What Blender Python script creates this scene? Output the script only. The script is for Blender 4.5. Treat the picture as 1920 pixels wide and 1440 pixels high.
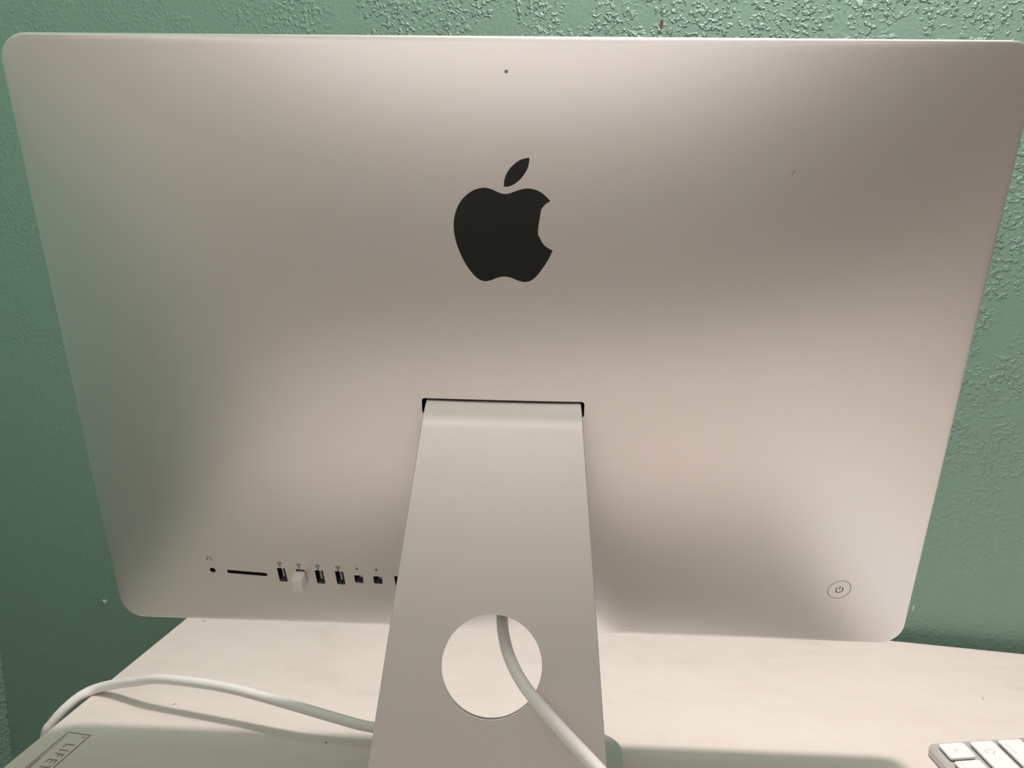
import bpy, bmesh, math, random
from mathutils import Vector, Matrix
random.seed(4)
S = bpy.context.scene
COL = S.collection
for o in list(bpy.data.objects):
    bpy.data.objects.remove(o)

# ------------------------------------------------------------------ camera, light, exposure
MM = 0.001
DESK_Z = 0.74                       # height of the desk surface
ZC = DESK_Z + 0.266                 # height of the middle of the computer's rear panel
cam_data = bpy.data.cameras.new('camera')
cam_data.sensor_fit = 'HORIZONTAL'
cam_data.sensor_width = 36.0
cam_data.lens = 36.0 * 1600 / 1920
cam_data.clip_start = 0.01
cam = bpy.data.objects.new('camera', cam_data)
COL.objects.link(cam)
_r = Vector((0.98186645, 0.18888752, 0.01611773))
_f = Vector((-0.18217818, 0.96366097, -0.19536789))
_u = _r.cross(_f)
cam.matrix_world = Matrix(((_r.x, _u.x, -_f.x, 0.0963), (_r.y, _u.y, -_f.y, -0.4902),
                           (_r.z, _u.z, -_f.z, ZC + 0.0936), (0, 0, 0, 1)))
S.camera = cam

world = bpy.data.worlds.new('room_air')
S.world = world
world.use_nodes = True
world.node_tree.nodes['Background'].inputs[0].default_value = (1.0, 0.95, 0.88, 1)
world.node_tree.nodes['Background'].inputs[1].default_value = 0.02

def light(name, kind, loc, energy, color, **kw):
    d = bpy.data.lights.new(name, kind)
    d.energy = energy
    d.color = color
    for k, v in kw.items():
        setattr(d, k, v)
    o = bpy.data.objects.new(name, d)
    o.location = loc
    COL.objects.link(o)
    return o

# bare bulb near the wall, high over the right half of the desk
light('bulb_light', 'POINT', (0.19, 0.14, 1.79), 33, (1.0, 0.875, 0.85), shadow_soft_size=0.055)
# added fill behind the camera, brightens the rear panel's upper reflections
fill_lamp = light('fill_light', 'AREA', (0.30, -1.87, 2.17), 5.0, (1.0, 0.89, 0.86), shape='RECTANGLE', size=1.76, size_y=0.56)
fill_lamp.rotation_euler = (math.radians(90), 0, 0)

vs = S.view_settings
vs.view_transform = 'Standard'
vs.look = 'None'
vs.exposure = 0.0
vs.gamma = 1.0
vs.use_curve_mapping = False

# ------------------------------------------------------------------ materials
def mat(name, color, rough=0.5, metal=0.0, spec=0.5, coat=0.0):
    m = bpy.data.materials.new(name)
    m.use_nodes = True
    b = m.node_tree.nodes['Principled BSDF']
    b.inputs['Base Color'].default_value = (*color, 1)
    b.inputs['Roughness'].default_value = rough
    b.inputs['Metallic'].default_value = metal
    b.inputs['Specular IOR Level'].default_value = spec
    b.inputs['Coat Weight'].default_value = coat
    return m

def nn(m, t, **kw):
    n = m.node_tree.nodes.new(t)
    for k, v in kw.items():
        setattr(n, k, v)
    return n

def lk(m, a, b):
    m.node_tree.links.new(a, b)

def bsdf(m):
    return m.node_tree.nodes['Principled BSDF']

def noise(m, coord, scale, detail=2.0, rough=0.5):
    n = nn(m, 'ShaderNodeTexNoise')
    n.inputs['Scale'].default_value = scale
    n.inputs['Detail'].default_value = detail
    n.inputs['Roughness'].default_value = rough
    lk(m, coord, n.inputs['Vector'])
    return n.outputs['Fac']

def ramp(m, src, stops):
    r = nn(m, 'ShaderNodeValToRGB')
    e = r.color_ramp.elements
    while len(e) < len(stops):
        e.new(0.5)
    for el, (p, c) in zip(e, stops):
        el.position = p
        el.color = (c, c, c, 1) if not isinstance(c, tuple) else (*c, 1)
    lk(m, src, r.inputs[0])
    return r.outputs[0]

def math_node(m, op, a, b):
    n = nn(m, 'ShaderNodeMath', operation=op)
    for i, x in enumerate((a, b)):
        if isinstance(x, (int, float)):
            n.inputs[i].default_value = x
        else:
            lk(m, x, n.inputs[i])
    return n.outputs[0]

def bump(m, height, dist, strength=1.0):
    b = nn(m, 'ShaderNodeBump')
    b.inputs['Distance'].default_value = dist
    b.inputs['Strength'].default_value = strength
    lk(m, height, b.inputs['Height'])
    lk(m, b.outputs[0], bsdf(m).inputs['Normal'])

def coord(m, out='Object'):
    return nn(m, 'ShaderNodeTexCoord').outputs[out]

# bead-blasted aluminium
ALU = mat('anodised_aluminium', (0.87, 0.835, 0.84), 0.42, 1.0)
_c = coord(ALU)
bump(ALU, noise(ALU, _c, 2600, 1.0), 0.00002, 0.5)
ALU2 = mat('stand_aluminium', (0.76, 0.735, 0.725), 0.40, 1.0)
_c = coord(ALU2)
bump(ALU2, noise(ALU2, _c, 2600, 1.0), 0.00002, 0.5)
KALU = mat('keyboard_aluminium', (0.60, 0.585, 0.57), 0.45, 0.35)
BLACK = mat('socket_black', (0.012, 0.012, 0.011), 0.6)
SOCK = mat('socket_tongue_grey', (0.30, 0.31, 0.31), 0.45)
SOFTINK = mat('pale_grey_speck', (0.33, 0.31, 0.29), 0.7)
INK = mat('printed_grey_ink', (0.06, 0.06, 0.05), 0.6)
GLOSS = mat('gloss_black_glass', (0.006, 0.008, 0.008), 0.03, 0.0, 0.6)
SCREEN = mat('dark_screen_glass', (0.01, 0.01, 0.012), 0.04, 0.0, 0.5)
WHITE = mat('white_plastic', (0.90, 0.88, 0.87), 0.35)
SOCKD = mat('socket_wall_grey', (0.10, 0.10, 0.095), 0.5)
KEY = mat('white_key_plastic', (0.93, 0.93, 0.93), 0.4)
KEY_GAP = mat('key_gap_shade', (0.05, 0.05, 0.05), 0.7)  # dark colour paints the shade in the gap under each key
KEYINK = mat('pale_grey_key_print', (0.66, 0.66, 0.645), 0.5)
CORD = mat('white_cable_sheath', (0.84, 0.83, 0.82), 0.38)
STAMP = mat('brown_stamp_ink', (0.27, 0.23, 0.16), 0.7)
CHIP = mat('bare_plaster', (0.75, 0.76, 0.70), 0.8)
SCUFF = mat('red_crayon_mark', (0.18, 0.06, 0.06), 0.7)
CEIL = mat('ceiling_white', (0.88, 0.87, 0.84), 0.9)
LEGM = mat('desk_leg_grey', (0.25, 0.24, 0.23), 0.5, 0.4)

# cream laminate with faint cloudy wear
DESK = mat('cream_laminate', (0.80, 0.72, 0.63), 0.42, 0.0, 0.4)
_c = coord(DESK)
_mp = nn(DESK, 'ShaderNodeMapping')
_mp.inputs['Scale'].default_value = (1.0, 2.2, 1.0)
lk(DESK, _c, _mp.inputs['Vector'])
_n1 = noise(DESK, _mp.outputs[0], 9, 5, 0.6)
_n2 = noise(DESK, _mp.outputs[0], 45, 3, 0.6)
_mixed = math_node(DESK, 'ADD', math_node(DESK, 'MULTIPLY', _n1, 0.65), math_node(DESK, 'MULTIPLY', _n2, 0.35))
_col = ramp(DESK, _mixed, [(0.30, (0.74, 0.655, 0.615)), (0.47, (0.805, 0.72, 0.68)), (0.70, (0.84, 0.76, 0.72))])
lk(DESK, _col, bsdf(DESK).inputs['Base Color'])

def wall_material(name, smooth_left):
    m = mat(name, (0.24, 0.40, 0.325), 0.42, 0.0, 0.5)
    c = coord(m)
    # fine roller stipple plus patches of raised knock-down plaster
    fine = noise(m, c, 330, 2.0, 0.55)
    blob = ramp(m, noise(m, c, 265, 2.0, 0.5), [(0.52, 0.0), (0.63, 1.0)])
    patch = ramp(m, noise(m, c, 24, 3.0, 0.55), [(0.37, 0.0), (0.53, 1.0)])
    h = math_node(m, 'MULTIPLY', blob, patch)
    if smooth_left:
        sx = nn(m, 'ShaderNodeSeparateXYZ')
        lk(m, c, sx.inputs[0])
        gx = nn(m, 'ShaderNodeMapRange')
        gx.inputs['From Min'].default_value = -0.36
        gx.inputs['From Max'].default_value = 0.0
        gx.inputs['To Min'].default_value = 0.12
        lk(m, sx.outputs['X'], gx.inputs['Value'])
        gz = nn(m, 'ShaderNodeMapRange')
        gz.inputs['From Min'].default_value = 0.78
        gz.inputs['From Max'].default_value = 1.14
        gz.inputs['To Min'].default_value = 0.07
        lk(m, sx.outputs['Z'], gz.inputs['Value'])
        h = math_node(m, 'MULTIPLY', math_node(m, 'MULTIPLY', h, gx.outputs[0]), gz.outputs[0])
    h = math_node(m, 'ADD', h, math_node(m, 'MULTIPLY', fine, 0.16))
    bump(m, h, 0.0015, 0.95)
    return m
WALL = wall_material('mint_painted_plaster', True)
WALLR = wall_material('mint_painted_plaster_plain', False)
TAN = mat('tan_painted_wall', (0.50, 0.45, 0.41), 0.8)
ADDEDW = mat('added_white_paint', (0.78, 0.75, 0.70), 0.5)
BEIGE = mat('beige_painted_wall', (0.68, 0.63, 0.60), 0.8)

FLOORM = mat('beige_carpet', (0.50, 0.45, 0.40), 0.9)
_c = coord(FLOORM)
_col = ramp(FLOORM, noise(FLOORM, _c, 6, 4), [(0.3, (0.21, 0.175, 0.15)), (0.7, (0.29, 0.25, 0.22))])
lk(FLOORM, _col, bsdf(FLOORM).inputs['Base Color'])

# ------------------------------------------------------------------ mesh helpers
def obj(name, bm, material, parent=None, smooth=None, kind=None, label=None, mats=None):
    me = bpy.data.meshes.new(name)
    bmesh.ops.recalc_face_normals(bm, faces=bm.faces)
    bm.to_mesh(me)
    bm.free()
    for mm_ in (mats or [material]):
        me.materials.append(mm_)
    if smooth is not None:
        me.polygons.foreach_set('use_smooth', [True] * len(me.polygons))
        me.set_sharp_from_angle(angle=math.radians(smooth))
    o = bpy.data.objects.new(name, me)
    COL.objects.link(o)
    if parent:
        o.parent = parent
    if kind:
        o['kind'] = kind
    if label:
        o['label'] = label
    return o

def thing(name, label, cat, loc=(0, 0, 0), rz=0.0, group=None):
    o = bpy.data.objects.new(name, None)
    COL.objects.link(o)
    o.location = loc
    o.rotation_euler = (0, 0, rz)
    o.empty_display_size = 0.05
    tag(o, label, cat, group)
    return o

def tag(o, label, cat, group=None):
    o['label'] = label
    o['category'] = cat
    if group:
        o['group'] = group
    return o

def box(bm, x0, x1, y0, y1, z0, z1, bev=0.0, seg=2, M=None):
    v = [bm.verts.new((x, y, z)) for x in (x0, x1) for y in (y0, y1) for z in (z0, z1)]
    fs = [bm.faces.new([v[i] for i in q]) for q in ((0, 1, 3, 2), (4, 6, 7, 5), (0, 4, 5, 1), (2, 3, 7, 6), (0, 2, 6, 4), (1, 5, 7, 3))]
    bmesh.ops.recalc_face_normals(bm, faces=fs)
    if bev:
        es = list({e for f in fs for e in f.edges})
        r = bmesh.ops.bevel(bm, geom=es, offset=bev, segments=seg, profile=0.5, affect='EDGES')
        v = list({w for f in r['faces'] for w in f.verts} | {w for w in v if w.is_valid})
    if M is not None:
        bmesh.ops.transform(bm, matrix=M, verts=[w for w in v if w.is_valid])
    return v

def prism(bm, pts, h0, h1, M=None):
    """outline pts (x, y) extruded from h0 to h1 along z, then moved by M"""
    lo = [bm.verts.new((x, y, h0)) for x, y in pts]
    hi = [bm.verts.new((x, y, h1)) for x, y in pts]
    n = len(pts)
    fs = [bm.faces.new(hi), bm.faces.new(lo[::-1])]
    for i in range(n):
        fs.append(bm.faces.new([lo[i], lo[(i + 1) % n], hi[(i + 1) % n], hi[i]]))
    if M is not None:
        bmesh.ops.transform(bm, matrix=M, verts=lo + hi)
    return fs

def rrect(w, h, r, n=6, cx=0, cy=0):
    pts = []
    for k, (sx, sy) in enumerate(((1, 1), (-1, 1), (-1, -1), (1, -1))):
        for i in range(n + 1):
            a = math.pi / 2 * (k + i / n)
            pts.append((cx + sx * (w / 2 - r) + r * math.cos(a), cy + sy * (h / 2 - r) + r * math.sin(a)))
    return pts

def circ(r, n=32, cx=0, cy=0):
    return [(cx + r * math.cos(2 * math.pi * i / n), cy + r * math.sin(2 * math.pi * i / n)) for i in range(n)]

def arc_band(r0, r1, a0, a1, n=24, cx=0, cy=0):
    A = [math.radians(a0 + (a1 - a0) * i / n) for i in range(n + 1)]
    return [(cx + r1 * math.cos(a), cy + r1 * math.sin(a)) for a in A] + [(cx + r0 * math.cos(a), cy + r0 * math.sin(a)) for a in reversed(A)]

def crom(P, closed=False, sub=8):
    """Catmull-Rom curve through the points"""
    P = [Vector(p) for p in P]
    n = len(P)
    out = []
    for i in range(n if closed else n - 1):
        p0 = P[(i - 1) % n] if closed or i > 0 else P[0] * 2 - P[1]
        p1, p2 = P[i], P[(i + 1) % n]
        p3 = P[(i + 2) % n] if closed or i + 2 < n else P[-1] * 2 - P[-2]
        for k in range(sub):
            t = k / sub
            out.append(0.5 * ((2 * p1) + (p2 - p0) * t + (2 * p0 - 5 * p1 + 4 * p2 - p3) * t * t + (3 * p1 - p0 - 3 * p2 + p3) * t ** 3))
    if not closed:
        out.append(P[-1])
    return out

def tube(bm, pts, r, n=20):
    pts = [Vector(p) for p in pts]
    T = [(pts[min(i + 1, len(pts) - 1)] - pts[max(i - 1, 0)]).normalized() for i in range(len(pts))]
    ref = T[0].orthogonal().normalized()
    rings = []
    for i, (p, t) in enumerate(zip(pts, T)):
        if i:
            q = T[i - 1].rotation_difference(t)
            ref = q @ ref
        ref = (ref - t * ref.dot(t)).normalized()
        b = t.cross(ref)
        rings.append([bm.verts.new(p + (ref * math.cos(2 * math.pi * k / n) + b * math.sin(2 * math.pi * k / n)) * r) for k in range(n)])
    for a, b in zip(rings, rings[1:]):
        for k in range(n):
            bm.faces.new([a[k], a[(k + 1) % n], b[(k + 1) % n], b[k]])
    bm.faces.new(rings[0][::-1])
    bm.faces.new(rings[-1])

def text_pts(bm, body, size, M, depth=0.00012):
    """letters as thin flat geometry (built-in font), added to bm"""
    cu = bpy.data.curves.new('letters', 'FONT')
    cu.body = body
    cu.size = size
    cu.extrude = depth / 2
    cu.resolution_u = 4
    cu.align_x = 'CENTER'
    cu.align_y = 'CENTER'
    o = bpy.data.objects.new('letters', cu)
    COL.objects.link(o)
    me = bpy.data.meshes.new_from_object(o.evaluated_get(bpy.context.evaluated_depsgraph_get()))
    me.transform(M)
    bm.from_mesh(me)
    bpy.data.objects.remove(o)
    bpy.data.meshes.remove(me)
    bpy.data.curves.remove(cu)

# ------------------------------------------------------------------ the room
XL, XR, YB, YF, ZT = -0.622, 2.30, 0.263, -1.95, 2.50
def slab(name, x0, x1, y0, y1, z0, z1, m):
    bm = bmesh.new()
    box(bm, x0, x1, y0, y1, z0, z1)
    return obj(name, bm, m, kind='structure')
T = 0.10
slab('floor', XL - T, XR + T, YF - T, YB + T, -0.08, 0.0, FLOORM)
slab('ceiling', XL - T, XR + T, YF - T, YB + T, ZT, ZT + 0.08, CEIL)
wall_back = slab('wall_back', XL, XR, YB, YB + T, 0.0, ZT, WALL)
slab('wall_left', XL - T, XL, YF - T, YB + T, 0.0, ZT, WALLR)
slab('wall_right', XR, XR + T, YF - T, YB + T, 0.0, ZT, TAN)
slab('wall_front', XL, XR, YF - T, YF, 0.0, ZT, BEIGE)

# added closet front, out of view: white to brighten the rear panel's left reflections
bm = bmesh.new()
box(bm, XL, XL + 0.03, -1.95, -0.60, 0.01, 2.06, 0.002, 1)
bounce_door = obj('bounce_door_1', bm, ADDEDW, kind='structure')
for pz0, pz1 in ((0.15, 0.95), (1.10, 1.92)):
    for py0, py1 in ((-1.85, -1.33), (-1.23, -0.71)):
        bm = bmesh.new()
        box(bm, XL + 0.03, XL + 0.036, py0, py1, pz0, pz1, 0.004, 1)
        obj('bounce_door_panel', bm, ADDEDW, bounce_door)
bm = bmesh.new()
bmesh.ops.create_uvsphere(bm, u_segments=20, v_segments=12, radius=0.025, matrix=Matrix.Translation((XL + 0.054, -1.90, 1.0)))
obj('bounce_door_knob', bm, KALU, bounce_door, smooth=60)
# added unseen frame around the fill light, on the wall behind the camera
added_frame = None
for nm, (x0, x1, z0_, z1_) in (('added_window_1', (-0.62, 1.24, 2.455, 2.495)), ('added_sill', (-0.62, 1.24, 1.82, 1.88)), ('added_jamb', (-0.62, -0.60, 1.88, 2.455)), ('added_jamb', (1.19, 1.24, 1.88, 2.455))):
    bm = bmesh.new()
    box(bm, x0, x1, YF, YF + 0.05, z0_, z1_, 0.003, 1)
    o_ = obj(nm, bm, ADDEDW, added_frame, kind=None if added_frame else 'structure')
    added_frame = added_frame or o_

# small marks on the back wall
def chip(x, z, pts, m, name):
    bm = bmesh.new()
    M = Matrix.Translation((x, YB + 0.0004, z)) @ Matrix.Rotation(math.radians(90), 4, 'X')
    prism(bm, [(a * MM, b * MM) for a, b in pts], 0.0, 0.0012, M)
    obj(name, bm, m, wall_back)
chip(-0.485, ZC - 0.3198, [(-2.2, 1.6), (-0.6, 1.0), (0.4, 1.7), (2.3, 2.1), (2.0, -0.2), (0.6, -2.4), (-0.9, -1.8)], CHIP, 'paint_chip')
chip(0.3164, ZC - 0.2412, [(-0.5, 2.2), (0.5, 2.3), (0.6, -0.8), (0.2, -2.2), (-0.5, -1.6)], CHIP, 'paint_chip')
chip(0.0735, ZC + 0.2475, [(-0.6, 3.4), (1.4, 4.4), (1.7, 1.6), (0.8, -2.0), (-0.9, -2.4), (-1.1, 0.4)], SCUFF, 'crayon_mark')
chip(0.0722, ZC + 0.2441, [(-1.0, 0.9), (0.7, 1.1), (1.0, -0.4), (-0.2, -1.2)], CHIP, 'paint_chip')

# ------------------------------------------------------------------ desk
desk = thing('desk', 'cream laminate desk with a brown stamped maker mark near its left edge', 'desk', (0, 0, 0))
bm = bmesh.new()
box(bm, -0.3185, 1.00, -0.51, 0.2478, DESK_Z - 0.026, DESK_Z, 0.0012, 2)
obj('tabletop', bm, DESK, desk, smooth=40)
for lx in (-0.27, 0.95):
    for ly in (-0.46, 0.20):
        bm = bmesh.new()
        box(bm, lx - 0.022, lx + 0.022, ly - 0.022, ly + 0.022, 0.0, DESK_Z - 0.026, 0.003)
        obj('leg', bm, LEGM, desk)
bm = bmesh.new()
box(bm, -0.27, 0.95, 0.196, 0.204, DESK_Z - 0.09, DESK_Z - 0.026)
obj('rear_rail', bm, LEGM, desk)

# the stamped name: double frame and letters, reading towards the wall
ST = Matrix.Translation((0, 0, DESK_Z)) 
bm = bmesh.new()
def strip(bm, a, b, w):
    a, b = Vector(a), Vector(b)
    d = (b - a).normalized()
    nrm = Vector((-d.y, d.x)) * w / 2
    prism(bm, [tuple(a + nrm), tuple(b + nrm), tuple(b - nrm), tuple(a - nrm)], 0.0, 0.00012, ST)
sx0, sx1, sy0, sy1 = -0.3035, -0.2862, -0.090, -0.0208
for (a, b, w) in (((sx0, sy0), (sx0, sy1), 0.0009), ((sx1, sy0), (sx1, sy1), 0.0009), ((sx0, sy1), (sx1, sy1), 0.0009), ((sx0, sy0), (sx1, sy0), 0.0009),
                  ((sx0 + 0.0018, sy0 + 0.002), (sx0 + 0.0018, sy1 - 0.003), 0.00035)):
    strip(bm, a, b, w)
obj('stamp_frame', bm, STAMP, desk)
bm = bmesh.new()
for ch, yy in zip('LIFETIME', (-0.0342, -0.0394, -0.0444, -0.0510, -0.0575, -0.0628, -0.0690, -0.0762)):
    text_pts(bm, ch, 0.0100, Matrix.Translation((-0.2928, yy, DESK_Z + 0.00006)) @ Matrix.Rotation(math.radians(-90), 4, 'Z'))
strip(bm, (-0.3016, -0.060), (-0.3016, -0.050), 0.0009)
strip(bm, (-0.2905, -0.0240), (-0.2880, -0.0236), 0.0008)
obj('stamp_lettering', bm, STAMP, desk)

# a few crumbs and scratches on the tabletop
for (px_, py_, ang, ln, wd) in ((-0.1240, 0.0060, 20, 0.0016, 0.0013), (-0.2515, 0.0260, 60, 0.0030, 0.0006), (-0.300, 0.150, 35, 0.0040, 0.0007), (0.020, 0.040, 10, 0.0022, 0.0009), (0.345, 0.165, 80, 0.0030, 0.0005)):
    bm = bmesh.new()
    prism(bm, rrect(ln, wd, wd * 0.45, 3), 0.0, 0.00025, Matrix.Translation((px_, py_, DESK_Z)) @ Matrix.Rotation(math.radians(ang), 4, 'Z'))
    obj('speck', bm, STAMP, desk)

# ------------------------------------------------------------------ the computer
YAW, TILT = math.radians(8.4), math.radians(12.5)
pc = thing('desktop_computer', 'silver aluminium all-in-one desktop computer seen from behind on cream desk', 'computer', (0, 0, DESK_Z), YAW)
HW, HH, RC, RIM, B0 = 264.0, 186.5, 15.0, 5.0, 31.0
def bulge(x, v):
    return RIM + B0 * max(0.0, 1 - (abs(x) / HW) ** 2.4) * max(0.0, 1 - (abs(v) / HH) ** 2.4)
def frame(x, v, lift=0.0):
    """matrix (metres, housing space x / depth / v) of a tangent frame on the rear panel: X right, Y up, Z out of the panel"""
    e = 0.5
    p = Vector((x, -bulge(x, v), v))
    tx = Vector((2 * e, -(bulge(x + e, v) - bulge(x - e, v)), 0)).normalized()
    tv = Vector((0, -(bulge(x, v + e) - bulge(x, v - e)), 2 * e)).normalized()
    nz = tx.cross(tv).normalized()
    if nz.y > 0:
        nz = -nz
    ty = nz.cross(tx).normalized()
    p = (p + nz * lift) * MM
    return Matrix(((tx.x, ty.x, nz.x, p.x), (tx.y, ty.y, nz.y, p.y), (tx.z, ty.z, nz.z, p.z), (0, 0, 0, 1)))
def mmp(pts):
    return [(a * MM, b * MM) for a, b in pts]

# outline samples of the rounded rectangle, dense in the corners
def outline():
    pts = []
    for k, (sx, sy) in enumerate(((1, 1), (-1, 1), (-1, -1), (1, -1))):
        for i in range(15):
            a = math.pi / 2 * (k + i / 14)
            pts.append(((sx * (HW - RC)) + RC * math.cos(a), (sy * (HH - RC)) + RC * math.sin(a)))
        a = math.pi / 2 * (k + 1)
        nsx, nsy = ((-1, 1), (-1, -1), (1, -1), (1, 1))[k]
        p = Vector((sx * (HW - RC) + RC * math.cos(a), sy * (HH - RC) + RC * math.sin(a)))
        q = Vector((nsx * (HW - RC) + RC * math.cos(a), nsy * (HH - RC) + RC * math.sin(a)))
        m = 56 if k % 2 == 0 else 40
        for i in range(1, m):
            pts.append(tuple(p.lerp(q, i / m)))
    return pts
OUT = outline()
bm = bmesh.new()
def ring(f):
    return [bm.verts.new((x * MM, y * MM, z * MM)) for x, y, z in (f(px, pv) for px, pv in OUT)]
def inset(px, pv, d):                # towards the middle, keeping the corner shape
    return px * (1 - d / HW), pv * (1 - d / HH)
rings = []
rings.append(ring(lambda x, v: (*[inset(x, v, 1.0)[0]], 0.0, inset(x, v, 1.0)[1])))
rings.append(ring(lambda x, v: (x, -0.8, v)))
rings.append(ring(lambda x, v: (x, -RIM + 1.2, v)))
for a in (22, 45, 68):
    c, s_ = math.cos(math.radians(a)), math.sin(math.radians(a))
    rings.append(ring(lambda x, v: (inset(x, v, 1.2 * (1 - c))[0], -RIM + 1.2 - 1.2 * s_, inset(x, v, 1.2 * (1 - c))[1])))
svals = [1 - 1.2 / 190, 0.985, 0.975] + [0.96 - 0.955 * (i / 54) for i in range(55)]
for sv in svals:
    rings.append(ring(lambda x, v: (x * sv, -bulge(x * sv, v * sv) + (0.15 if sv > 0.99 else 0), v * sv)))
for a, b in zip(rings, rings[1:]):
    n = len(a)
    for k in range(n):
        bm.faces.new([a[k], a[(k + 1) % n], b[(k + 1) % n], b[k]])
bm.faces.new(rings[0][::-1])
bm.faces.new(rings[-1])
housing = obj('housing', bm, ALU, pc, mats=[ALU, BLACK])
housing.location = (0, 0, 0.266)
housing.rotation_euler = (TILT, 0, 0)

# pockets: hinge slot, sockets, button seam and microphone hole are really cut in
USB = [(-144.0, -138.0), (-131.3, -137.8), (-118.9, -137.6), (-105.6, -137.3)]
TBP = [(-93.4, -137.4), (-80.9, -137.4)]
JACK, SD, ETH, BTN, MIC = (-191.4, -138.8), (-167.9, -138.8), (-64.0, -137.2), (214.5, -139.6), (0.0, 170.3)
bm = bmesh.new()
cuts = [(0.0, -5.4, rrect(91.0, 9.8, 1.8), 9.0), (*JACK, circ(2.0, 24), 8.0), (*SD, rrect(27.4, 2.9, 1.4), 8.0), (*ETH, rrect(12.0, 9.0, 0.8), 8.0),
        (*BTN, circ(7.55, 64), 1.2)]
cuts += [(x, v, rrect(5.4, 12.6, 0.7), 8.0) for x, v in USB] + [(x, v, rrect(5.6, 7.2, 0.9), 7.0) for x, v in TBP]
for x, v, pts, dep in cuts:
    prism(bm, mmp(pts), -dep * MM, 4 * MM, frame(x, v))
cutter = obj('cutter', bm, BLACK)
cutter.parent = pc
cutter.location = housing.location
cutter.rotation_euler = housing.rotation_euler
md = housing.modifiers.new('cut', 'BOOLEAN')
md.operation = 'DIFFERENCE'
md.solver = 'EXACT'
md.material_mode = 'TRANSFER'
md.object = cutter
bpy.context.view_layer.update()
me = bpy.data.meshes.new_from_object(housing.evaluated_get(bpy.context.evaluated_depsgraph_get()))
housing.modifiers.clear()
housing.data = me
me.polygons.foreach_set('use_smooth', [True] * len(me.polygons))
me.set_sharp_from_angle(angle=math.radians(35))
bpy.data.objects.remove(cutter)

def on_panel(name, shapes, m, label=None, parent=housing, lift=0.05):
    """shapes: (x, v, outline mm, from, to) – thin or thick pieces sitting on the rear panel"""
    b = bmesh.new()
    for x, v, pts, h0, h1 in shapes:
        prism(b, mmp(pts), h0 * MM, h1 * MM, frame(x, v))
    return obj(name, b, m, parent, label=label)

for x, v in USB:
    on_panel('usb_tongue', [(x, v, rrect(1.35, 8.2, 0.3, 3, 0.75, 2.0), -7.9, -0.5)], SOCK)
    on_panel('usb_shell', [(x, v, rrect(5.2, 0.5, 0.1, 2, 0, -6.0), -7.9, -0.15)], SOCKD)
for x, v in TBP:
    on_panel('display_port_tongue', [(x, v, rrect(1.5, 2.2, 0.2, 3, 1.5, 2.3), -6.9, -0.4)], SOCK)
    on_panel('display_port_shell', [(x, v, rrect(5.2, 0.4, 0.1, 2, 0, -3.35), -6.9, -0.15)], SOCKD)
on_panel('power_button', [(*BTN, circ(7.2, 64), -1.15, 0.0)], ALU, 'round flush power button')
def seg(a, b, w):
    a, b = Vector(a), Vector(b)
    d = (b - a).normalized() * w / 2
    nrm = Vector((-d.y, d.x))
    return [tuple(a - d + nrm), tuple(a - d - nrm), tuple(b + d - nrm), tuple(b + d + nrm)]
on_panel('power_symbol', [(*BTN, arc_band(2.0, 2.6, 125, 415, 28), -0.1, 0.06), (*BTN, seg((0, 0.5), (0, 2.6), 0.55), -0.1, 0.06)], INK, 'grey power symbol')
ic = []
ic.append((-191.9, -128.9, arc_band(1.35, 1.75, -20, 200, 16), -0.1, 0.06))
ic.append((-191.9, -128.9, rrect(0.7, 1.3, 0.2, 3, -1.4, -0.9), -0.1, 0.06))
ic.append((-191.9, -128.9, rrect(0.7, 1.3, 0.2, 3, 1.4, -0.9), -0.1, 0.06))
on_panel('headphone_symbol', ic, INK)
for x, v in USB:
    x -= 0.4
    v = -128.4
    L = [((0, -1.4), (0, 1.9), 0.32), ((0, -0.8), (-1.1, 0.1), 0.3), ((-1.1, 0.1), (-1.1, 0.8), 0.3), ((0, -0.3), (1.1, 0.5), 0.3), ((1.1, 0.5), (1.1, 1.0), 0.3)]
    sh = [(x, v, seg(*q), -0.1, 0.06) for q in L]
    sh += [(x, v, circ(0.55, 12, 0, -1.8), -0.1, 0.06), (x, v, [(-0.5, 1.7), (0.5, 1.7), (0, 2.5)], -0.1, 0.06),
           (x, v, circ(0.42, 10, -1.1, 1.0), -0.1, 0.06), (x, v, rrect(0.75, 0.75, 0.1, 2, 1.1, 1.3), -0.1, 0.06)]
    on_panel('usb_symbol', sh, INK)
for x, v in TBP:
    bolt = [(0.5, 2.1), (-1.0, -0.2), (0.0, -0.1), (-0.5, -2.1), (1.0, 0.4), (0.1, 0.35)]
    on_panel('bolt_symbol', [(x - 0.3, -128.0, bolt, -0.1, 0.06)], INK)
on_panel('scuff_mark', [(146.9, 123.4, [(-0.8, -1.3), (-0.3, -1.4), (0.9, 1.2), (0.5, 1.5)], -0.1, 0.03)], SOFTINK)

on_panel('microphone_dot', [(*MIC, circ(0.95, 16), -0.1, 0.03)], SOFTINK)

# emblem of polished black: fruit with a bite, and its leaf
A1 = [(23.8, 108.9), (21.45, 111.19), (18.45, 113.4), (15.19, 114.59), (11.94, 115.0), (8.71, 114.5), (5.2, 113.32), (2.56, 112.38), (0.02, 112.12), (-2.47, 112.65), (-5.44, 113.9), (-8.4, 114.82), (-10.77, 115.01), (-14.31, 114.33), (-18.15, 112.41), (-21.71, 109.12), (-24.09, 105.37), (-25.46, 101.33), (-26.14, 96.69), (-25.74, 91.45), (-24.45, 86.17), (-22.06, 80.28), (-19.06, 74.94), (-15.74, 70.76), (-13.0, 68.38), (-10.57, 67.45), (-8.44, 67.44), (-5.71, 68.23), (-2.68, 69.5), (0.47, 69.99), (3.68, 69.57), (7.03, 68.29), (10.07, 67.43), (12.5, 67.48), (14.9, 68.32), (17.87, 71.11), (20.8, 75.08), (23.41, 79.32), (25.57, 83.98)]
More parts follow.
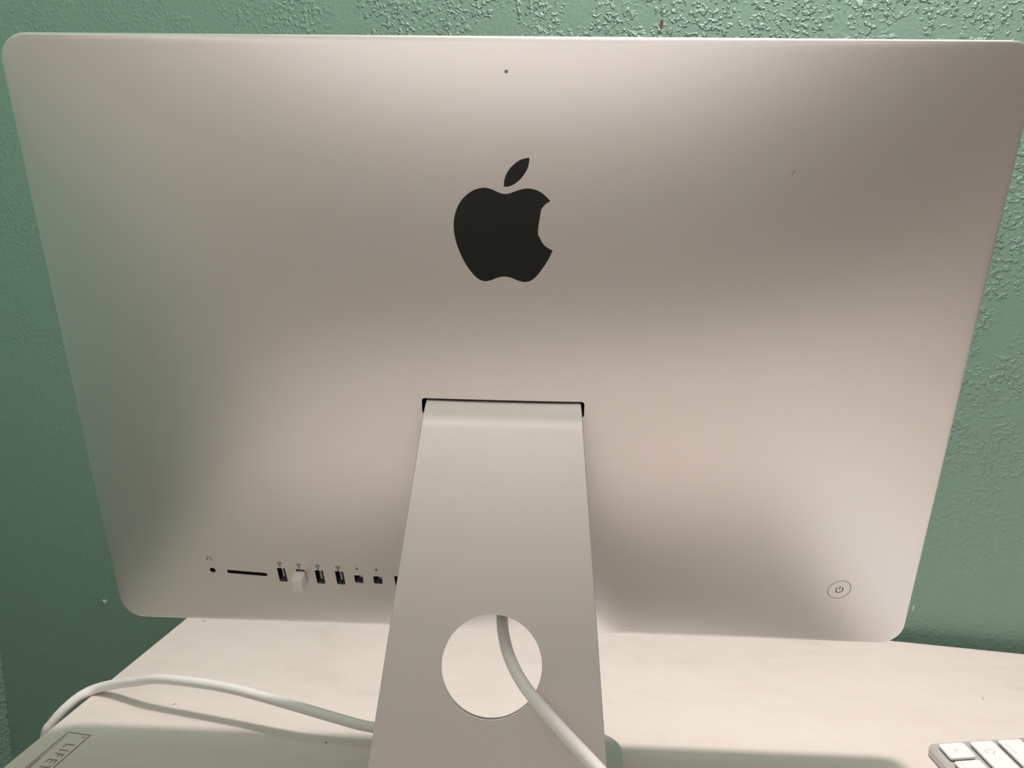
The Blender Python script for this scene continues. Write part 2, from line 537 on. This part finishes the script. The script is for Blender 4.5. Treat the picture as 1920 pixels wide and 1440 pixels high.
A2 = [(25.57, 83.98), (22.35, 85.7), (19.91, 88.14), (18.05, 91.33), (17.2, 95.1), (17.14, 97.99), (17.83, 101.74), (19.52, 105.2), (21.54, 107.5), (23.8, 108.9)]
L1 = [(12.58, 129.98), (7.86, 128.76), (3.82, 125.77), (1.23, 122.4), (-0.07, 118.76), (-0.26, 115.67)]
L2 = [(-0.26, 115.67), (2.5, 115.88), (5.72, 117.44), (8.9, 120.28), (11.18, 123.65), (12.29, 126.71), (12.58, 129.98)]
def emblem(name, parts, label):
    o2 = []
    for p in parts:
        o2 += [tuple(q) for q in crom(p, False, 4)[:-1]]
    b = bmesh.new()
    n = len(o2)
    top = [b.verts.new((x * MM, 0.0, v * MM)) for x, v in o2]
    b.faces.new(top)
    bmesh.ops.triangulate(b, faces=b.faces[:])
    for _ in range(2):
        bmesh.ops.subdivide_edges(b, edges=[e for e in b.edges if not e.is_boundary and e.calc_length() > 0.004], cuts=2)
        bmesh.ops.triangulate(b, faces=b.faces[:])
    for w in b.verts:
        w.co.y = (-bulge(w.co.x / MM, w.co.z / MM) - 0.12) * MM
    rim = [b.verts.new((x * MM, (-bulge(x, v) - 0.12) * MM, v * MM)) for x, v in o2]
    bot = [b.verts.new((x * MM, (-bulge(x, v) + 0.6) * MM, v * MM)) for x, v in o2]
    for i in range(n):
        b.faces.new([bot[i], bot[(i + 1) % n], rim[(i + 1) % n], rim[i]])
    return obj(name, b, GLOSS, housing, smooth=30, label=label)
emblem('emblem', [A1, A2], 'glossy black fruit-shaped emblem with a bite on its right')
emblem('emblem_leaf', [L1, L2], 'glossy black leaf above the emblem')

# screen side, facing the wall
b = bmesh.new()
prism(b, mmp(rrect(520, 300, 9, 6, 0, 30)), 0, 0.5 * MM, Matrix.Translation((0, 0.0001, 0)) @ Matrix(((1, 0, 0, 0), (0, 0, 1, 0), (0, 1, 0, 0), (0, 0, 0, 1))))
obj('screen', b, SCREEN, housing, label='dark glass screen facing the wall')

# stand: one bent aluminium plate, flaring towards the foot, with a round cable hole
def arc(cx, cy, r, a0, a1, n):
    return [(cx + r * math.cos(math.radians(a0 + (a1 - a0) * i / n)), cy + r * math.sin(math.radians(a0 + (a1 - a0) * i / n))) for i in range(n + 1)]
# outer profile in (depth, height above desk); leg leans 20 degrees
LEAN = math.radians(20)
h_of = lambda n_: n_ + 266.0
Rb = 32.0
leg_fw = lambda h: -46 - math.tan(LEAN) * (h_of(-30) - h)
n_end = Vector((math.cos(LEAN), -math.sin(LEAN)))       # towards the screen side
c_b = Vector((leg_fw(232.5) + Rb / math.cos(LEAN), 232.5))
a_end = math.degrees(math.atan2(-n_end.y, -n_end.x))
if a_end < 0:
    a_end += 360
bend = arc(c_b.x, c_b.y, Rb, 127, a_end, 18)
Rh = 11.0
# heel: tangent to the leg line and to the desk (height 0)
# centre of heel circle lies at distance Rh from the leg line on the screen side, at height Rh
c_hx = leg_fw(Rh) + Rh / math.cos(LEAN)
heel = arc(c_hx, Rh, Rh, a_end, 270, 10)
FOOT_END = 43.0
prof = bend
leg_a, leg_b = Vector(bend[-1]), Vector(heel[0])
hole_c = Vector((leg_fw(h_of(-141.2)), h_of(-141.2)))
hole_r = 26.7
d_leg = (leg_b - leg_a).normalized()
s_h = (hole_c - leg_a).dot(d_leg)
cx_of = lambda h: 0.3 - 0.0125 * (h_of(-10) - h) if h > 0 else -2.9
half = {}
def cum(pts, s0=0.0):
    out = [s0]
    for p, q in zip(pts, pts[1:]):
        out.append(out[-1] + (Vector(q) - Vector(p)).length)
    return out
bm = bmesh.new()
W = lambda s: 43.0 + 0.0985 * s          # half width along the plate from the slot
def row(p, s, w=None):
    w = W(s) if w is None else w
    c = cx_of(p[1])
    return [bm.verts.new(((c + w * t) * MM, p[0] * MM, p[1] * MM)) for t in (-1, -0.5, 0, 0.5, 1)]
def bridge(a, b):
    for k in range(len(a) - 1):
        bm.faces.new([a[k], a[k + 1], b[k + 1], b[k]])
sb = cum(bend)
rows = [row(p, s) for p, s in zip(bend, sb)]
for a, b in zip(rows, rows[1:]):
    bridge(a, b)
S0 = sb[-1]
at = lambda s: leg_a + d_leg * s
s1, s2 = s_h - 45, s_h + 45
ra = row(at(s1), S0 + s1)
bridge(rows[-1], ra)
rb = row(at(s2), S0 + s2)
# panel with the hole between s1 and s2
def plate_pt(s, x):
    p = at(s)
    return Vector(((cx_of(p.y) + x) * MM, p.x * MM, p.y * MM))
wa, wb = W(S0 + s1), W(S0 + s2)
N = 16
outer = []
outer += [ra[k] for k in range(4)]                       # along s1, left to right
outer.append(ra[4])
right = [bm.verts.new(plate_pt(s1 + (s2 - s1) * i / N, wa + (wb - wa) * i / N)) for i in range(1, N)]
outer += right
outer += [rb[k] for k in (4, 3, 2, 1)]
outer.append(rb[0])
left = [bm.verts.new(plate_pt(s2 + (s1 - s2) * i / N, -(wb + (wa - wb) * i / N))) for i in range(1, N)]
outer += left
hole = []
NH = 96
for i in range(NH):
    a = 2 * math.pi * i / NH
    hole.append(bm.verts.new(plate_pt(s_h + hole_r * math.sin(a), hole_r * math.cos(a))))
oe = [bm.edges.new((outer[i], outer[(i + 1) % len(outer)])) if not bm.edges.get((outer[i], outer[(i + 1) % len(outer)])) else bm.edges.get((outer[i], outer[(i + 1) % len(outer)])) for i in range(len(outer))]
he = [bm.edges.new((hole[i], hole[(i + 1) % NH])) for i in range(NH)]
bmesh.ops.triangle_fill(bm, edges=oe + he, use_beauty=True)
leg_len = (leg_b - leg_a).length
hrow0 = row(heel[0], S0 + leg_len)
bridge(rb, hrow0)
sh = cum(heel, S0 + leg_len)
prev = hrow0
for p, s in list(zip(heel, sh))[1:]:
    r_ = row(p, s)
    bridge(prev, r_)
    prev = r_
s = sh[-1]
fx = heel[-1][0]
RF = 24.0
xs = [fx + (FOOT_END - RF - fx) * i / 6 for i in range(1, 7)] + [FOOT_END - RF + RF * math.sin(math.radians(a)) for a in (12, 24, 36, 48, 60, 70, 80, 90)]
for x in xs:
    w = W(s + (x - fx))
    t = max(0.0, x - (FOOT_END - RF))
    if t > 0:
        w = w - RF + math.sqrt(max(0.0, RF * RF - t * t))
    r_ = row((x, 0.0), s, w)
    bridge(prev, r_)
    prev = r_
bmesh.ops.remove_doubles(bm, verts=bm.verts, dist=1e-6)
stand = obj('stand', bm, ALU2, pc, label='bent aluminium stand plate with a round cable hole')
# make every normal point outwards (rear / underside) before thickening inwards
me = stand.data
bm = bmesh.new()
bm.from_mesh(me)
bmesh.ops.recalc_face_normals(bm, faces=bm.faces)
ref = min(bm.faces, key=lambda f: (f.calc_center_median() - Vector((0, leg_fw(180) * MM, 0.18))).length)
if ref.normal.y > 0:
    bmesh.ops.reverse_faces(bm, faces=bm.faces)
bm.to_mesh(me)
bm.free()
sm = stand.modifiers.new('thickness', 'SOLIDIFY')
sm.thickness = 0.0045
sm.offset = -1
sm.use_even_offset = True
bv = stand.modifiers.new('edge', 'BEVEL')
bv.width = 0.0006
bv.segments = 2
bv.limit_method = 'ANGLE'
bv.angle_limit = math.radians(50)
bpy.context.view_layer.update()
me2 = bpy.data.meshes.new_from_object(stand.evaluated_get(bpy.context.evaluated_depsgraph_get()))
stand.modifiers.clear()
stand.data = me2
me2.polygons.foreach_set('use_smooth', [True] * len(me2.polygons))
me2.set_sharp_from_angle(angle=math.radians(14))

# power inlet behind the stand
on_panel('power_inlet', [(2.0, -118.0, circ(8.0, 32), -0.5, 1.0)], BLACK)

# ------------------------------------------------------------------ small white stick in the second socket
stick = thing('usb_stick', 'tiny white plug-in stick in the second socket of the row', 'usb stick', (0, 0, 0))
PCM = Matrix.Translation((0, 0, DESK_Z)) @ Matrix.Rotation(YAW, 4, 'Z')
HM = PCM @ Matrix.Translation((0, 0, 0.266)) @ Matrix.Rotation(TILT, 4, 'X')
SM = HM @ frame(*USB[1])
stick.matrix_world = SM
bm = bmesh.new()
box(bm, -0.0034, 0.0034, -0.0066, 0.0052, 0.0006, 0.0086, 0.0003, 1)
obj('cap', bm, WHITE, stick, smooth=40)
bm = bmesh.new()
box(bm, -0.0022, 0.0022, -0.0060, 0.0044, -0.0060, 0.0006)
obj('plug', bm, SOCK, stick, label='metal plug')

# ------------------------------------------------------------------ cables
def to_world(x, fw_, h):
    return tuple(PCM @ Vector((x * MM, fw_ * MM, h * MM)))
cord = [(2.0, 3, 146.0), (1.8, -12, 141.5), (1.7, -28, 138.0), (1.9, -45, 134.8), (3.5, -60, 130.0), (7.6, -76, 125.0), (14.2, -90, 120.0), (22.6, -101, 115.0), (37.9, -122, 110.0),
        (54.3, -145, 106.0), (75, -172, 98), (98, -203, 76), (120, -232, 48), (140, -258, 22), (160, -285, 7), (182, -318, 3.4), (200, -360, 3.3), (204, -410, 3.3), (196, -450, 3.3)]
bm = bmesh.new()
tube(bm, crom([to_world(*p) for p in cord], False, 8), 0.0033, 20)
c1 = obj('power_cord', bm, CORD, smooth=60)
tag(c1, 'white power cord coming through the round hole in the stand', 'cord')
cab = [(-0.3475, 0.003, -0.520), (-0.347, 0.001, -0.400), (-0.3455, 0.0006, -0.320), (-0.342, 0.0021, -0.2884), (-0.338, 0.0048, -0.280), (-0.332, 0.0107, -0.2718), (-0.325, 0.0194, -0.2655),
       (-0.3167, 0.0266, -0.2622), (-0.300, 0.0276, -0.2566), (-0.2817, 0.0250, -0.2508), (-0.2589, 0.0219, -0.2440), (-0.2250, 0.0195, -0.2418), (-0.1928, 0.0170, -0.2420), (-0.1458, 0.0125, -0.2460),
       (-0.1195, 0.0125, -0.2505), (-0.0962, 0.0135, -0.2545), (-0.070, 0.0160, -0.2556), (-0.040, 0.018, -0.2554)]
bm = bmesh.new()
tube(bm, crom([(x, y, z + ZC) for x, y, z in cab], False, 8), 0.0036, 20)
c2 = obj('white_cable', bm, CORD, smooth=60)
tag(c2, 'white cable arching over the left edge of the desk', 'cable')

# ------------------------------------------------------------------ keyboard
KR = math.radians(14.5)
KO = Vector((0.2820, 0.0835, DESK_Z))
kb = thing('keyboard', 'white and silver keyboard lying at the right edge of view on the desk', 'keyboard')
# local axes: X = keyboard depth (front to back), Y = keyboard length (left end to right end)
kx = Vector((math.cos(KR), math.sin(KR), 0))
ky = Vector((math.sin(KR), -math.cos(KR), 0))
SL = math.radians(4.0)
kb.matrix_world = Matrix(((kx.x, ky.x, 0, KO.x), (kx.y, ky.y, 0, KO.y), (kx.z, ky.z, -1, KO.z), (0, 0, 0, 1)))
# the frame above is left-handed; use length axis reversed instead
ky = -ky
kb.matrix_world = Matrix(((kx.x, ky.x, 0, KO.x), (kx.y, ky.y, 0, KO.y), (0, 0, 1, KO.z), (0, 0, 0, 1)))
KD, KL = 0.122, 0.279
bm = bmesh.new()
# wedge body: front thickness 4.5 mm, rear 11 mm, rounded corners; Y runs from 0 (left end) to -KL
pts = rrect(KD, KL, 0.006, 6, KD / 2, -KL / 2)
top = lambda x: 0.0062 + 0.0055 * x / KD
lo = [bm.verts.new((x, y, 0.0010)) for x, y in pts]
mid = [bm.verts.new((x, y, top(x) - 0.0006)) for x, y in pts]
hi = [bm.verts.new((KD / 2 + (x - KD / 2) * (1 - 0.0006 / (KD / 2)), -KL / 2 + (y + KL / 2) * (1 - 0.0006 / (KL / 2)), top(x))) for x, y in pts]
n = len(pts)
bm.faces.new(hi)
bm.faces.new(lo[::-1])
for A, B in ((lo, mid), (mid, hi)):
    for i in range(n):
        bm.faces.new([A[i], A[(i + 1) % n], B[(i + 1) % n], B[i]])
obj('case', bm, KALU, kb, smooth=40)
for fxx, fyy in ((0.012, -0.015), (0.012, -KL + 0.015), (KD - 0.012, -0.015), (KD - 0.012, -KL + 0.015)):
    bm = bmesh.new()
    prism(bm, circ(0.004, 16, fxx, fyy), 0.0, 0.0012)
    obj('rubber_foot', bm, BLACK, kb)
key_cache = {}
def key_mesh(d, w):
    k = (round(d, 5), round(w, 5))
    if k not in key_cache:
        b = bmesh.new()
        base = rrect(d, w, 0.0016, 4)
        topo = rrect(d - 0.0005, w - 0.0005, 0.0016, 4)
        post = rrect(d - 0.0024, w - 0.0024, 0.0012, 4)
        p_ = [b.verts.new((x, y, -0.0010)) for x, y in post]
        q_ = [b.verts.new((x, y, 0.0012)) for x, y in post]
        l_ = [b.verts.new((x, y, 0.0012)) for x, y in base]
        m_ = [b.verts.new((x, y, 0.0026)) for x, y in base]
        h_ = [b.verts.new((x, y, 0.0029)) for x, y in topo]
        nn_ = len(base)
        b.faces.new(h_)
        for A, B, mi in ((p_, q_, 1), (q_, l_, 1), (l_, m_, 0), (m_, h_, 0)):
            for i in range(nn_):
                f_ = b.faces.new([A[i], A[(i + 1) % nn_], B[(i + 1) % nn_], B[i]])
                f_.material_index = mi
        me_ = bpy.data.meshes.new('key')
        b.normal_update()
        b.to_mesh(me_)
        b.free()
        me_.materials.append(KEY)
        me_.materials.append(KEY_GAP)
        key_cache[k] = me_
    return key_cache[k]
P = 0.0190
def add_key(x0, d, y0, w):
    o = bpy.data.objects.new('key', key_mesh(d, w))
    COL.objects.link(o)
    o.parent = kb
    cxk = x0 + d / 2
    o.location = (cxk, -(y0 + w / 2), top(cxk))
    o.rotation_euler = (0, -math.atan(0.0055 / KD), 0)
    return o
row_x = [(0.0058, 0.0176), (0.0280, 0.0158), (0.0476, 0.0158), (0.0662, 0.0158), (0.0840, 0.0158), (0.1030, 0.0130)]
G = 0.0030
def key_row(i, widths):
    x0, d = row_x[i]
    tot = sum(widths)
    avail = KL - 2 * 0.0050 + G
    y = 0.0050
    out = []
    for w in widths:
        ww = w / tot * avail
        out.append(add_key(x0, d, y, ww - G))
        y += ww
    return out
k0 = key_row(0, [1, 1, 1, 1.25, 5, 1.25, 1, 1, 1, 1])
k1 = key_row(1, [2.25] + [1] * 10 + [2.25])
k2 = key_row(2, [1.8] + [1] * 11 + [1.7])
k3 = key_row(3, [1.5] + [1] * 13)
k4 = key_row(4, [1] * 13 + [1.5])
k5 = key_row(5, [1.04] * 14)
def key_print(k, body, size, off, rot=-90):
    b = bmesh.new()
    M = Matrix.Translation((off[0], off[1], 0.00294)) @ Matrix.Rotation(math.radians(rot), 4, 'Z')
    text_pts(b, body, size, M, 0.00008)
    o = obj('key_print', b, KEYINK, k)
key_print(k0[0], 'fn', 0.0042, (-0.001, 0.0))
key_print(k0[1], 'control', 0.0030, (-0.005, 0.001))
key_print(k2[0], 'caps lock', 0.0030, (-0.0045, 0.0055))
b = bmesh.new()
arrow = [(0.0042, 0), (0.0004, 0.0038), (0.0004, 0.0018), (-0.0030, 0.0018), (-0.0030, -0.0018), (0.0004, -0.0018), (0.0004, -0.0038)]
inner = [(x * 0.72 + 0.0002, y * 0.66) for x, y in arrow]
ao = [b.verts.new((x - 0.001, y + 0.008, 0.00296)) for x, y in arrow]
ai = [b.verts.new((x - 0.001, y + 0.008, 0.00296)) for x, y in inner]
for i in range(len(ao)):
    j = (i + 1) % len(ao)
    b.faces.new([ao[i], ao[j], ai[j], ai[i]])
obj('key_print', b, KEYINK, k1[0])
